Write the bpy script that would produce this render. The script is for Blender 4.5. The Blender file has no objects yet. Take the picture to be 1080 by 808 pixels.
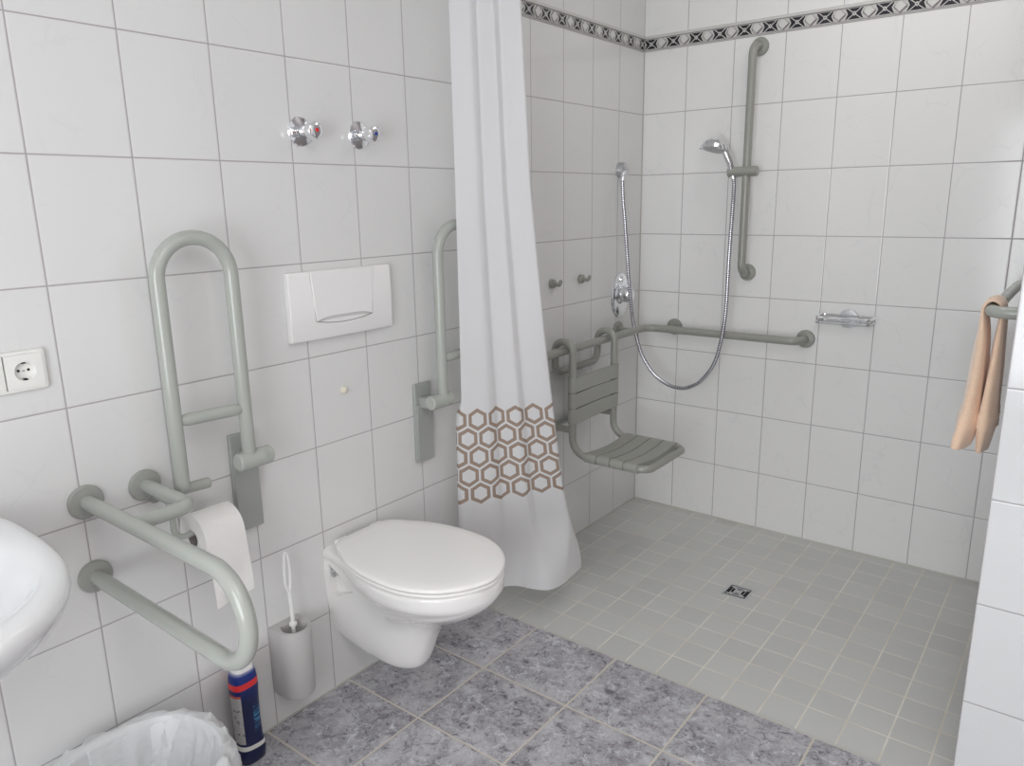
import bpy, bmesh, math, random
from mathutils import Vector, Matrix
random.seed(7)
PI = math.pi
col = bpy.context.scene.collection

# ------------------------------------------------------------------ node helper
class E:
    """tiny expression wrapper: arithmetic on shader sockets"""
    def __init__(s, nt, sock): s.nt, s.s = nt, sock
    def _m(s, op, *o, clamp=False):
        n = s.nt.nodes.new('ShaderNodeMath'); n.operation = op; n.use_clamp = clamp
        for i, a in enumerate((s,) + o):
            if isinstance(a, E): s.nt.links.new(a.s, n.inputs[i])
            else: n.inputs[i].default_value = a
        return E(s.nt, n.outputs[0])
    def __add__(s, o): return s._m('ADD', o)
    def __sub__(s, o): return s._m('SUBTRACT', o)
    def __mul__(s, o): return s._m('MULTIPLY', o)
    def __truediv__(s, o): return s._m('DIVIDE', o)
    def floor(s): return s._m('FLOOR')
    def fract(s): return s._m('FRACT')
    def abs(s): return s._m('ABSOLUTE')
    def mx(s, o): return s._m('MAXIMUM', o)
    def mn(s, o): return s._m('MINIMUM', o)
    def lt(s, o): return s._m('LESS_THAN', o)
    def gt(s, o): return s._m('GREATER_THAN', o)
    def step(s, a, b):
        n = s.nt.nodes.new('ShaderNodeMapRange'); n.interpolation_type = 'SMOOTHSTEP'
        s.nt.links.new(s.s, n.inputs[0]); n.inputs[1].default_value = a; n.inputs[2].default_value = b
        return E(s.nt, n.outputs[0])
    def inv(s): return s * -1.0 + 1.0

class Mat:
    def __init__(m, name, color=(.8, .8, .8), rough=.4, metal=0., **kw):
        m.mat = bpy.data.materials.new(name); m.mat.use_nodes = True
        m.nt = m.mat.node_tree; m.b = m.nt.nodes['Principled BSDF']
        m.b.inputs['Base Color'].default_value = (*color, 1)
        m.b.inputs['Roughness'].default_value = rough
        m.b.inputs['Metallic'].default_value = metal
        for k, v in kw.items(): m.b.inputs[k.replace('_', ' ')].default_value = v
    def coord(m, which='Object'):
        t = m.nt.nodes.new('ShaderNodeTexCoord'); x = m.nt.nodes.new('ShaderNodeSeparateXYZ')
        m.nt.links.new(t.outputs[which], x.inputs[0])
        m.vec = t.outputs[which]
        return [E(m.nt, x.outputs[i]) for i in range(3)]
    def comb(m, a, b=0., c=0.):
        n = m.nt.nodes.new('ShaderNodeCombineXYZ')
        for i, v in enumerate((a, b, c)):
            if isinstance(v, E): m.nt.links.new(v.s, n.inputs[i])
            else: n.inputs[i].default_value = v
        return n.outputs[0]
    def noise(m, vec, scale, detail=3, rough=.5, dist=0.):
        n = m.nt.nodes.new('ShaderNodeTexNoise'); m.nt.links.new(vec, n.inputs['Vector'])
        n.inputs['Scale'].default_value = scale; n.inputs['Detail'].default_value = detail
        n.inputs['Roughness'].default_value = rough; n.inputs['Distortion'].default_value = dist
        m.lastn = n
        return E(m.nt, n.outputs[0])
    def white(m, vec):
        n = m.nt.nodes.new('ShaderNodeTexWhiteNoise'); m.nt.links.new(vec, n.inputs['Vector'])
        return E(m.nt, n.outputs['Value'])
    def voronoi(m, vec, scale, feature='DISTANCE_TO_EDGE'):
        n = m.nt.nodes.new('ShaderNodeTexVoronoi'); n.feature = feature
        m.nt.links.new(vec, n.inputs['Vector']); n.inputs['Scale'].default_value = scale
        return E(m.nt, n.outputs['Distance'])
    def mix(m, f, a, b):
        n = m.nt.nodes.new('ShaderNodeMix'); n.data_type = 'RGBA'
        if isinstance(f, E): m.nt.links.new(f.s, n.inputs[0])
        else: n.inputs[0].default_value = f
        for i, v in ((6, a), (7, b)):
            if isinstance(v, tuple): n.inputs[i].default_value = (*v, 1)
            else: m.nt.links.new(v, n.inputs[i])
        return n.outputs[2]
    def color(m, sock): m.nt.links.new(sock, m.b.inputs['Base Color'])
    def roughness(m, e): m.nt.links.new(e.s, m.b.inputs['Roughness'])
    def bump(m, e, strength=.3, dist=.002):
        n = m.nt.nodes.new('ShaderNodeBump'); n.inputs['Strength'].default_value = strength
        n.inputs['Distance'].default_value = dist
        m.nt.links.new(e.s, n.inputs['Height']); m.nt.links.new(n.outputs[0], m.b.inputs['Normal'])

def cell_dist(c, origin, pitch):
    f = ((c - origin) / pitch)
    fr = f.fract()
    return f.floor(), (fr - .5).abs() * -pitch + pitch / 2      # index, distance to nearest joint (m)

TH = .251
def wall_tiles(name, axis, origin, pitch=.203, base=(.80, .805, .81)):
    m = Mat(name, rough=.12)
    c = m.coord(); u = c[axis]; v = c[2]
    iu, du = cell_dist(u, origin, pitch); iv, dv = cell_dist(v, 0., TH)
    d = du.mn(dv)
    grout = d.step(.0011, .0019).inv()
    rnd = m.white(m.comb(iu, iv))
    # faint veins, different for each tile
    vv = m.comb(u + rnd * 7, v + rnd * 3, rnd * 5)
    wob = m.noise(vv, 9, 3)
    n = m.nt.nodes.new('ShaderNodeVectorMath'); n.operation = 'MULTIPLY_ADD'
    m.nt.links.new(m.lastn.outputs['Color'], n.inputs[0]); n.inputs[1].default_value = (.12, .12, .12)
    m.nt.links.new(vv, n.inputs[2])
    ve = m.voronoi(n.outputs[0], 7)
    gate = m.noise(vv, 13, 2).step(.46, .66)
    vein = ve.step(.0, .035).inv() * gate * .22
    cloud = m.noise(vv, 5, 4) * .09 + rnd * .03
    c1 = m.mix(cloud * 1.0, base, (.60, .60, .62))
    c2 = m.mix(vein, c1, (.62, .62, .65))
    m.color(m.mix(grout, c2, (.40, .375, .385)))
    m.roughness(grout * .6 + .13)
    m.bump(d.step(.0008, .0040) + wob * .04, .35, .0015)
    return m.mat

def dark_floor():
    m = Mat('marbled_grey_tile', rough=.25)
    x, y, z = m.coord()
    ix, dx = cell_dist(x, .2944, .303); iy, dy = cell_dist(y, 1.4386, .288)
    d = dx.mn(dy); grout = d.step(.0024, .0036).inv()
    rnd = m.white(m.comb(ix, iy))
    vv = m.comb(x + rnd * 9, y + rnd * 4, rnd * 6)
    a = m.noise(vv, 9, 6, .65, .6)
    b = m.noise(vv, 28, 5, .7, 1.2)
    wn = m.noise(vv, 12, 5, .65)
    n = m.nt.nodes.new('ShaderNodeVectorMath'); n.operation = 'MULTIPLY_ADD'
    m.nt.links.new(m.lastn.outputs['Color'], n.inputs[0]); n.inputs[1].default_value = (.16, .16, .16)
    m.nt.links.new(vv, n.inputs[2])
    v1 = m.voronoi(n.outputs[0], 11).step(0., .035).inv() * m.noise(vv, 17, 3).step(.48, .62)
    v2 = m.voronoi(n.outputs[0], 26).step(0., .05).inv() * m.noise(vv, 31, 3).step(.5, .66)
    fine = m.noise(vv, 75, 4, .75, .8)
    c = m.mix(a.step(.32, .68), (.30, .292, .315), (.50, .49, .515))
    c = m.mix(b.step(.53, .70) * .8, c, (.62, .63, .66))
    c = m.mix(b.step(.46, .33) * .75, c, (.11, .10, .12))
    c = m.mix(fine.step(.56, .70) * .6, c, (.74, .76, .80))
    c = m.mix(fine.step(.45, .34) * a.step(.62, .42) * .8, c, (.06, .055, .075))
    c = m.mix((v1 * .65), c, (.78, .80, .84))
    c = m.mix((v2 * .5), c, (.72, .74, .78))
    m.color(m.mix(grout, c, (.58, .54, .475)))
    m.roughness(grout * .5 + .27)
    m.bump(d.step(.001, .006), .4, .0015)
    return m.mat

def shower_floor():
    m = Mat('small_grey_floor_tile', rough=.4)
    x, y, z = m.coord()
    ix, dx = cell_dist(x, .314, .1045); iy, dy = cell_dist(y, 1.452, .1032)
    dy = dy.mx(y.lt(1.47))
    d = dx.mn(dy); grout = d.step(.0018, .0030).inv()
    rnd = m.white(m.comb(ix, iy))
    n1 = m.noise(m.vec, 60, 4, .6)
    c = m.mix(rnd * .5 + n1 * .3, (.53, .535, .52), (.62, .625, .605))
    g = m.mix(m.noise(m.vec, 7, 3).step(.35, .65), (.66, .63, .55), (.78, .76, .69))
    m.color(m.mix(grout, c, g))
    m.roughness(grout * .4 + .38)
    m.bump(d.step(.001, .005), .35, .001)
    return m.mat

def hex_curtain():
    m = Mat('white_curtain_with_hexagons', rough=.75, Sheen_Weight=.15)
    u, v, _ = m.coord('UV')
    R = .042; W = math.sqrt(3) * R; H = 3 * R
    V0 = .377                                   # v of the lowest row's centre
    pu = u + 10 * W + .012; pv = v - V0 + 10 * H
    def rep(pu, pv, ou, ov):
        a = ((pu + ou) / W).fract() * W - W / 2
        b = ((pv + ov) / H).fract() * H - H / 2
        return a, b
    a1, b1 = rep(pu, pv, W / 2, H / 2); a2, b2 = rep(pu, pv, 0, 0)
    q1 = a1 * a1 + b1 * b1; q2 = a2 * a2 + b2 * b2
    s = q1.lt(q2)
    a = a1 * s + a2 * s.inv(); b = b1 * s + b2 * s.inv()
    hd = a.abs().mx(a.abs() * .5 + b.abs() * .8660)
    ap = W / 2
    ring = hd.lt(ap * .90) * hd.gt(ap * .585)
    cv = v - b
    ring = ring * cv.gt(V0 - .02) * cv.lt(V0 + 6 * R + .02)
    weave = m.noise(m.comb(u * 1., v * 1.), 500, 2)
    c = m.mix(ring, (.81, .81, .82), (.39, .295, .235))
    m.color(c)
    m.bump(weave, .08, .0005)
    tr = m.nt.nodes.new('ShaderNodeBsdfTranslucent'); m.nt.links.new(c, tr.inputs[0])
    mx = m.nt.nodes.new('ShaderNodeMixShader'); mx.inputs[0].default_value = .28
    m.nt.links.new(m.b.outputs[0], mx.inputs[1]); m.nt.links.new(tr.outputs[0], mx.inputs[2])
    m.nt.links.new(mx.outputs[0], m.nt.nodes['Material Output'].inputs[0])
    return m.mat

def hose_mat():
    m = Mat('ribbed_chrome_hose', (.62, .63, .68), .25, 1.)
    u, v, _ = m.coord('UV')
    rib = (v * 150).fract()
    dark = (rib - .5).abs().gt(.28)
    m.color(m.mix(dark, (.78, .78, .82), (.13, .13, .17)))
    return m.mat

def film():
    m = bpy.data.materials.new('clear_bag_film'); m.use_nodes = True
    nt = m.node_tree; b = nt.nodes['Principled BSDF']
    b.inputs['Base Color'].default_value = (.80, .81, .82, 1); b.inputs['Roughness'].default_value = .3
    tc = nt.nodes.new('ShaderNodeTexCoord'); mp = nt.nodes.new('ShaderNodeMapping'); mp.inputs['Rotation'].default_value = (0, 0, .9); mp.inputs['Scale'].default_value = (1, .35, 1)
    nz = nt.nodes.new('ShaderNodeTexNoise'); nz.inputs['Scale'].default_value = 26; nz.inputs['Detail'].default_value = 3; nz.inputs['Distortion'].default_value = .8
    bp = nt.nodes.new('ShaderNodeBump'); bp.inputs['Strength'].default_value = .7; bp.inputs['Distance'].default_value = .01
    nt.links.new(tc.outputs['Object'], mp.inputs[0]); nt.links.new(mp.outputs[0], nz.inputs['Vector']); nt.links.new(nz.outputs[0], bp.inputs['Height']); nt.links.new(bp.outputs[0], b.inputs['Normal'])
    t = nt.nodes.new('ShaderNodeBsdfTransparent'); mx = nt.nodes.new('ShaderNodeMixShader')
    mx.inputs[0].default_value = .68
    nt.links.new(t.outputs[0], mx.inputs[1]); nt.links.new(b.outputs[0], mx.inputs[2])
    nt.links.new(mx.outputs[0], nt.nodes['Material Output'].inputs[0])
    return m

def bottle_mat():
    m = Mat('blue_cleaner_bottle', rough=.28)
    x, y, z = m.coord()
    zz = z + x * .0
    c = m.mix(z.step(.16, .262), (.003, .007, .06), (.010, .028, .20))
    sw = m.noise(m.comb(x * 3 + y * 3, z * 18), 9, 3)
    sunburst = ((z - .125).abs()).step(.05, .0) * sw.step(.42, .66) * ((y + x*.3).gt(.012)) * .9  # light-blue sunburst streaks printed on the bottle
    c = m.mix(sunburst, c, (.10, .42, .75))
    c = m.mix(((z - (y * .04) - .226).abs()).lt(.0085), c, (.72, .03, .03))
    c = m.mix(((z + (y * .08) - .048).abs()).lt(.006), c, (.72, .72, .68))
    c = m.mix(z.step(.252, .272), c, (.75, .78, .85))
    m.color(c)
    return m.mat

def label_mat():
    m = Mat('printed_label_paper', rough=.5)
    x, y, z = m.coord()
    lines = (z * 230).fract().gt(.5)
    bits = m.noise(m.comb(y * 40 + x * 40, (z * 230).floor()), 14, 2).gt(.5)
    blk = m.noise(m.vec, 70, 1).gt(.62)
    c = m.mix(lines * bits, (.55, .55, .54), (.16, .16, .17))
    c = m.mix(blk * .8, c, (.12, .12, .13))
    c = m.mix(z.gt(.197), c, (.55, .10, .08))
    m.color(c)
    return m.mat

def wood_mat():
    m = Mat('brown_wood', rough=.35)
    x, y, z = m.coord()
    n = m.noise(m.comb(y * 12 + x * 12, z), 6, 4, .6, .4)
    m.color(m.mix(n.step(.3, .7), (.24, .10, .035), (.36, .17, .07)))
    return m.mat

def towel_mat():
    m = Mat('peach_terry', (.83, .52, .36), .95, Sheen_Weight=.5)
    m.coord(); n = m.noise(m.vec, 420, 3); m.bump(n, .5, .002)
    m.color(m.mix(n.step(.3, .7), (.90, .61, .42), (.97, .76, .58)))
    return m.mat

def paper_mat():
    m = Mat('toilet_paper', rough=.9)
    m.coord(); v = m.voronoi(m.vec, 75); n = m.noise(m.vec, 60, 2)
    m.color(m.mix(n * .25, (.84, .83, .81), (.74, .73, .71))); m.bump(v.step(0, .12), .25, .0008)
    return m.mat

M = dict(
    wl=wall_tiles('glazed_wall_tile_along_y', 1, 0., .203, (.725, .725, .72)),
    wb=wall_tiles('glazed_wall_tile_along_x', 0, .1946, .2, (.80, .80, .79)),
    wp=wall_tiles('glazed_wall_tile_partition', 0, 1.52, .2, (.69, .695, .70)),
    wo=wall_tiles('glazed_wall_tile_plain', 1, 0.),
    dark=dark_floor(), shower=shower_floor(), curtain=hex_curtain(), hose=hose_mat(), film=film(),
    bottle=bottle_mat(), label=label_mat(), wood=wood_mat(), towel=towel_mat(), paper=paper_mat(),
    paint=Mat('white_ceiling_paint', (.82, .82, .82), .9).mat,
    grab=Mat('grey_coated_tube', (.40, .42, .385), .26, Coat_Weight=.3).mat,
    grab_dk=Mat('grey_coated_seat_frame', (.30, .305, .275), .3, Coat_Weight=.2).mat,
    slat=Mat('grey_seat_slat', (.33, .335, .305), .38).mat,
    plate=Mat('grey_hinge_plate', (.36, .375, .36), .42).mat,
    flange=Mat('grey_flange_cover', (.34, .35, .325), .35).mat,
    chrome=Mat('polished_chrome', (.86, .87, .89), .07, 1.).mat,
    satin=Mat('satin_chrome', (.62, .63, .65), .28, 1.).mat,
    ceramic=Mat('white_ceramic', (.84, .83, .815), .08, Coat_Weight=.4).mat,
    basin=Mat('white_basin_ceramic', (.80, .81, .82), .08, Coat_Weight=.4).mat,
    lid=Mat('white_seat_plastic', (.90, .89, .87), .16).mat,
    plastic=Mat('white_plastic', (.83, .825, .82), .3).mat,
    socket=Mat('cream_white_plastic', (.80, .80, .77), .28).mat,
    hole=Mat('dark_hole', (.012, .012, .012), .8).mat,
    red=Mat('red_dot_enamel', (.75, .01, .02), .3).mat, blue=Mat('blue_dot_enamel', (.01, .05, .32), .3).mat,
    holder=Mat('light_grey_plastic', (.50, .49, .485), .4).mat,
    cream=Mat('cream_buffer_rubber', (.78, .74, .62), .5).mat,
    bd_base=Mat('border_light_glaze', (.58, .575, .555), .25).mat,
    bd_dark=Mat('border_black_glaze', (.025, .023, .03), .25).mat,
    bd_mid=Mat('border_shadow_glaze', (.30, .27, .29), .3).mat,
    bd_pale=Mat('border_diamond_glaze', (.62, .62, .60), .25).mat,
    bin=Mat('white_bin_plastic', (.66, .67, .69), .5).mat,
    card=Mat('brown_card_core', (.33, .31, .30), .8).mat,
    seal=Mat('silicone_seal', (.55, .54, .50), .5).mat,
)

# ------------------------------------------------------------------ mesh helper
class MB:
    def __init__(s): s.v = []; s.f = []; s.mi = []; s.uv = {}; s.cur = 0
    def add(s, vs, fs):
        o = len(s.v); s.v += [tuple(p) for p in vs]
        for f in fs: s.f.append(tuple(o + i for i in f)); s.mi.append(s.cur)
        return o
    def box(s, a, b):
        x0, y0, z0 = a; x1, y1, z1 = b
        s.add([(x0,y0,z0),(x1,y0,z0),(x1,y1,z0),(x0,y1,z0),(x0,y0,z1),(x1,y0,z1),(x1,y1,z1),(x0,y1,z1)],
              [(0,3,2,1),(4,5,6,7),(0,1,5,4),(1,2,6,5),(2,3,7,6),(3,0,4,7)])
        return s
    def prism(s, poly, n, depth):            # poly: 3D points, extruded along n*depth
        n = Vector(n) * depth; k = len(poly)
        vs = [Vector(p) for p in poly] + [Vector(p) + n for p in poly]
        s.add(vs, [tuple(reversed(range(k))), tuple(range(k, 2*k))] + [(i, (i+1) % k, k + (i+1) % k, k + i) for i in range(k)])
        return s
    def rings(s, rings, cap=True, closed=True, uv=None):
        k = len(rings[0]); vs = [p for r in rings for p in r]; fs = []
        for i in range(len(rings) - 1):
            for j in range(k if closed else k - 1):
                fs.append((i*k + j, i*k + (j+1) % k, (i+1)*k + (j+1) % k, (i+1)*k + j))
        if cap: fs.append(tuple(reversed(range(k)))); fs.append(tuple((len(rings)-1)*k + j for j in range(k)))
        s.last = s.add(vs, fs); return s
    def lathe(s, origin, axis, prof, seg=32, cap=True):   # prof: (r, h) along axis
        a = Vector(axis).normalized(); o = Vector(origin)
        t = Vector((0, 0, 1)) if abs(a.z) < .9 else Vector((1, 0, 0))
        u = a.cross(t).normalized(); w = a.cross(u)
        s.rings([[o + a*h + (u*math.cos(2*PI*j/seg) + w*math.sin(2*PI*j/seg))*max(r, 1e-5) for j in range(seg)] for r, h in prof], cap)
        return s
    def tube(s, path, r, fillet=0., seg=18, arc=8, cap=True, round_end=0, rfun=None):
        pts = fillet_path(path, fillet, arc) if fillet else [Vector(p) for p in path]
        rings = []; L = 0; us = []
        up = None
        n = len(pts)
        rr = [r]*n
        for i, p in enumerate(pts):
            d = (pts[min(i+1, n-1)] - pts[max(i-1, 0)]).normalized()
            if up is None:
                up = d.orthogonal().normalized()
            up = (up - d*up.dot(d)).normalized(); w = d.cross(up)
            if i: L += (p - pts[i-1]).length
            us.append(L)
            ra = rfun(i/(n-1)) if rfun else r
            rings.append([p + (up*math.cos(2*PI*j/seg) + w*math.sin(2*PI*j/seg))*ra for j in range(seg)])
        if round_end:
            for end in (0, 1):
                p = pts[-1] if end else pts[0]; d = ((pts[-1]-pts[-2]) if end else (pts[0]-pts[1])).normalized()
                base = rings[-1] if end else rings[0]
                ex = [[p + (q - p)*math.cos(t) + d*r*round_end*math.sin(t) for q in base] for t in (PI*.17, PI*.33, PI*.47)]
                if end: rings += ex
                else: rings = ex[::-1] + rings
                us = us + [us[-1]]*3 if end else [0]*3 + us
        s.rings(rings, cap); o = s.last
        for i, x in enumerate(us):
            for j in range(seg): s.uv[o + i*seg + j] = (j/seg, x)
        return s
    def build(s, name, mat, parent=None, smooth=35, bevel=0, bseg=2, subsurf=0, loc=None, recalc=True):
        me = bpy.data.meshes.new(name); me.from_pydata(s.v, [], s.f); me.validate()
        mats = mat if isinstance(mat, (list, tuple)) else [mat]
        for m in mats: me.materials.append(m)
        if len(me.polygons) == len(s.mi):
            for p, i in zip(me.polygons, s.mi): p.material_index = i
        if recalc:
            bm = bmesh.new(); bm.from_mesh(me); bmesh.ops.recalc_face_normals(bm, faces=bm.faces); bm.to_mesh(me); bm.free()
        if s.uv:
            l = me.uv_layers.new(name='UVMap')
            for lp in me.loops: l.data[lp.index].uv = s.uv.get(lp.vertex_index, (0, 0))
        if smooth:
            me.shade_smooth() if hasattr(me, 'shade_smooth') else None
            for p in me.polygons: p.use_smooth = True
            if smooth < 180: me.set_sharp_from_angle(angle=math.radians(smooth))
        o = bpy.data.objects.new(name, me); col.objects.link(o)
        if parent: o.parent = parent
        pl = world_of(parent) if parent else Vector((0, 0, 0))
        if loc is not None or parent is not None:
            L = Vector(loc) if loc is not None else pl
            me.transform(Matrix.Translation(-L)); o.location = L - pl
        if bevel:
            b = o.modifiers.new('b', 'BEVEL'); b.width = bevel; b.segments = bseg; b.limit_method = 'ANGLE'; b.angle_limit = math.radians(40)
            b.harden_normals = False
        if subsurf:
            m = o.modifiers.new('s', 'SUBSURF'); m.levels = subsurf; m.render_levels = subsurf
        return o

def world_of(o):
    p = Vector((0, 0, 0))
    while o: p += o.location; o = o.parent
    return p

def fillet_path(path, rad, arc=8):
    P = [Vector(p) for p in path]; out = [P[0]]
    for i in range(1, len(P)-1):
        r = rad[i-1] if isinstance(rad, (list, tuple)) else rad
        a = (P[i-1]-P[i]).normalized(); b = (P[i+1]-P[i]).normalized()
        ang = a.angle(b)
        if r <= 0 or ang > PI - .01: out.append(P[i]); continue
        t = min(r/math.tan(ang/2), (P[i-1]-P[i]).length*.499 if i > 1 else 9, (P[i+1]-P[i]).length*.5 if i < len(P)-2 else 9)
        r = t*math.tan(ang/2)
        c = P[i] + (a+b).normalized()*(r/math.sin(ang/2))
        s0 = P[i]+a*t-c; s1 = P[i]+b*t-c; th = s0.angle(s1)
        for k in range(arc+1):
            f = k/arc
            out.append(c + (s0*math.sin((1-f)*th) + s1*math.sin(f*th))/math.sin(th))
    out.append(P[-1]); return out

def empty(name, loc, label, cat, group=None):
    o = bpy.data.objects.new(name, None); col.objects.link(o); o.location = loc; o.empty_display_size = .05
    return tag(o, label, cat, group)
def tag(o, label, cat, group=None):
    o['label'] = label; o['category'] = cat
    if group: o['group'] = group
    return o
def struct(o, label=None, cat=None):
    o['kind'] = 'structure'
    if label: o['label'] = label
    if cat: o['category'] = cat
    return o
def S(name, mb, mat, label, cat, **k): return struct(mb.build(name, mat, **k), label, cat)
def spline(pts, n, closed=False):
    """Catmull-Rom through points"""
    P = [Vector(p) for p in pts]; out = []; m = len(P)
    segs = m if closed else m-1
    for i in range(segs):
        g = (lambda j: P[j % m]) if closed else (lambda j: P[max(0, min(m-1, j))])
        p0, p1, p2, p3 = g(i-1), g(i), g(i+1), g(i+2)
        for k in range(n):
            t = k/n
            out.append(.5*((2*p1) + (p2-p0)*t + (2*p0-5*p1+4*p2-p3)*t*t + (3*p1-p0-3*p2+p3)*t**3))
    if not closed: out.append(P[-1])
    return out

# ------------------------------------------------------------------ constants
YC = 2.6428         # back wall
YS = 1.4386         # shower edge / partition face
XP = 1.52           # shower right wall
XR = 2.45; YF = -1.75; ZC = 2.52
# ------------------------------------------------------------------ room shell
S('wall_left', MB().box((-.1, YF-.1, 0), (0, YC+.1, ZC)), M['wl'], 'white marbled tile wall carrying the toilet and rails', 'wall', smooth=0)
S('wall_back', MB().box((-.0, YC, 0), (XP+.0, YC+.1, ZC)), M['wb'], 'white tiled far wall of the shower', 'wall', smooth=0)
w = MB().box((XP, YS, 0), (XR, YC+.1, ZC))
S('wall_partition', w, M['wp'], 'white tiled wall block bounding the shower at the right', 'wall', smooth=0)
S('wall_right', MB().box((XR, YF-.1, 0), (XR+.1, YS, ZC)), M['wo'], 'white tiled side wall behind the camera', 'wall', smooth=0)
WX0, WX1, WZ0, WZ1 = .85, 2.2, .30, 2.05
w = MB()
w.box((0, YF-.1, 0), (WX0, YF, ZC)).box((WX1, YF-.1, 0), (XR, YF, ZC)).box((WX0, YF-.1, 0), (WX1, YF, WZ0)).box((WX0, YF-.1, WZ1), (WX1, YF, ZC))
S('wall_front', w, M['wb'], 'white tiled wall holding the window', 'wall', smooth=0)
w = MB()
for a, b in (((WX0, 0, WZ0), (WX0+.06, 0, WZ1)), ((WX1-.06, 0, WZ0), (WX1, 0, WZ1)), ((WX0, 0, WZ0), (WX1, 0, WZ0+.06)), ((WX0, 0, WZ1-.06), (WX1, 0, WZ1)), ((1.2, 0, WZ0), (1.26, 0, WZ1))):
    w.box((a[0], YF-.07, a[2]), (b[0], YF-.02, b[2]))
S('window_1', w, M['plastic'], 'white framed window letting in the daylight', 'window', bevel=.004)
S('ceiling', MB().box((-.1, YF-.1, ZC), (XR+.1, YC+.1, ZC+.1)), M['paint'], 'plain white ceiling', 'ceiling', smooth=0)
S('floor', MB().box((0, YF, -.1), (XR, YS-.001, 0)), M['dark'], 'dark grey marbled square tile floor', 'floor', smooth=0)
S('floor_shower', MB().box((0, YS-.001, -.1), (XP, YC, 0)), M['shower'], 'small light grey square tiles of the walk-in shower', 'floor', smooth=0)
S('trim_1', MB().box((0, YS-.0045, -.002), (XP, YS+.0035, .0008)), M['seal'], 'pale joint strip between dark and light floor tiles', 'trim', smooth=0)
w = MB().box((0, YS, 0), (.004, YC, .006)).box((0, YC-.004, 0), (XP, YC, .006)).box((0, YC-.0022, 0), (.0022, YC, 2.0))
S('trim_2', w, M['seal'], 'silicone seal around the shower floor corners', 'trim', smooth=0)
w = MB().box((0, YF, 0), (.003, YS, .004))
S('baseboard_left', w, M['seal'], 'thin grey joint where the tiled wall meets the floor', 'trim', smooth=0)

# door on the right-hand wall (seen only as a brown reflection in the chrome)
d = S('door_1', MB().box((XR-.045, -.9, 0), (XR-.002, -.02, 2.02)), M['wood'], 'brown wooden door in the side wall', 'door', bevel=.004)
MB().lathe((XR-.045, -.1, 1.02), (-1, 0, 0), [(.02, 0), (.02, .006), (.009, .008), (.009, .045)], 20).tube([(XR-.09, -.1, 1.02), (XR-.09, -.23, 1.02)], .009, round_end=1).build('door_handle', M['satin'], d)

# decorative relief border: u along the wall, z up, protruding along n
def border(name, u0, u1, toxyz, phase, label):
    Z0 = 2.008; Hh = .060
    mb = MB()
    def quadbox(ua, ub, za, zb, d0, d1):
        A = [toxyz(ua, za, d0), toxyz(ub, za, d0), toxyz(ub, zb, d0), toxyz(ua, zb, d0),
             toxyz(ua, za, d1), toxyz(ub, za, d1), toxyz(ub, zb, d1), toxyz(ua, zb, d1)]
        mb.add(A, [(0,1,2,3),(4,5,6,7),(0,1,5,4),(1,2,6,5),(2,3,7,6),(3,0,4,7)])
    def poly(pts, d0, d1):
        k = len(pts)
        mb.add([toxyz(u, z, d0) for u, z in pts] + [toxyz(u, z, d1) for u, z in pts],
               [tuple(range(k)), tuple(range(k, 2*k))] + [(i, (i+1) % k, k+(i+1) % k, k+i) for i in range(k)])
    mb.cur = 0; quadbox(u0, u1, Z0, Z0+Hh, -.002, .003)
    quadbox(u0, u1, Z0+Hh-.012, Z0+Hh-.002, .003, .008)
    mb.cur = 2; quadbox(u0, u1, Z0+Hh-.014, Z0+Hh-.012, .003, .0045)
    quadbox(u0, u1, Z0+.003, Z0+.0050, .003, .0045)
    za, zb = Z0+.007, Z0+.045; zm = (za+zb)/2
    k = math.floor((u0-phase)/.1)
    while phase + k*.1 < u1:
        c = phase + k*.1                       # centre of the dark box
        def clip(u): return min(max(u, u0), u1)
        if c-.028 >= u0-.001 and c+.028 <= u1+.001:
            mb.cur = 1; quadbox(c-.030, c+.030, za+.001, zb-.001, .003, .0036)
            mb.cur = 0
            for sx in (-1, 1):
                poly([(c-.027*sx, za), (c-.0225*sx, za), (c+.027*sx, zb), (c+.0225*sx, zb)], .0035, .0058)
                # chevron arms reaching to the corners of the pale diamond
                poly([(c+.022*sx, zm), (c+.031*sx, zb), (c+.036*sx, zb), (c+.027*sx, zm), (c+.036*sx, za), (c+.031*sx, za)], .0035, .0068)
            mb.cur = 3; poly([(c-.007, zm), (c, zm+.008), (c+.007, zm), (c, zm-.008)], .0035, .0075)
            mb.cur = 1; poly([(c-.0028, zm), (c, zm+.0032), (c+.0028, zm), (c, zm-.0032)], .0075, .0078)
        e = c+.05
        if e-.022 >= u0 and e+.022 <= u1:
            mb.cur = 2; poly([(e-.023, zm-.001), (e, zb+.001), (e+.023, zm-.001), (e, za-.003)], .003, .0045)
            mb.cur = 3; poly([(e-.019, zm), (e, zb), (e+.019, zm), (e, za)], .0045, .0085)
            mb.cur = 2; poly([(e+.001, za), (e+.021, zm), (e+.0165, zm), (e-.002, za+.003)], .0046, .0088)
        k += 1
    o = mb.build(name, [M['bd_base'], M['bd_dark'], M['bd_mid'], M['bd_pale']], smooth=0)
    return struct(o, label, 'tile border')
border('trim_3', YF, YC, lambda u, z, d: (d, u, z), YC-.03, 'relief tile border with black and grey diamonds along the left wall')
border('trim_4', 0, XP, lambda u, z, d: (u, YC-d, z), .033, 'relief tile border with black and grey diamonds across the shower back wall')

# ------------------------------------------------------------------ generic rail bits
def flange(name, o, n, r, parent, mat=None, t=.012):
    return MB().lathe(o, n, [(r*.98, 0), (r, .002), (r, t*.6), (r*.93, t*.9), (r*.55, t), (.016, t+.001)], 32).build(name, mat or M['flange'], parent)

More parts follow.
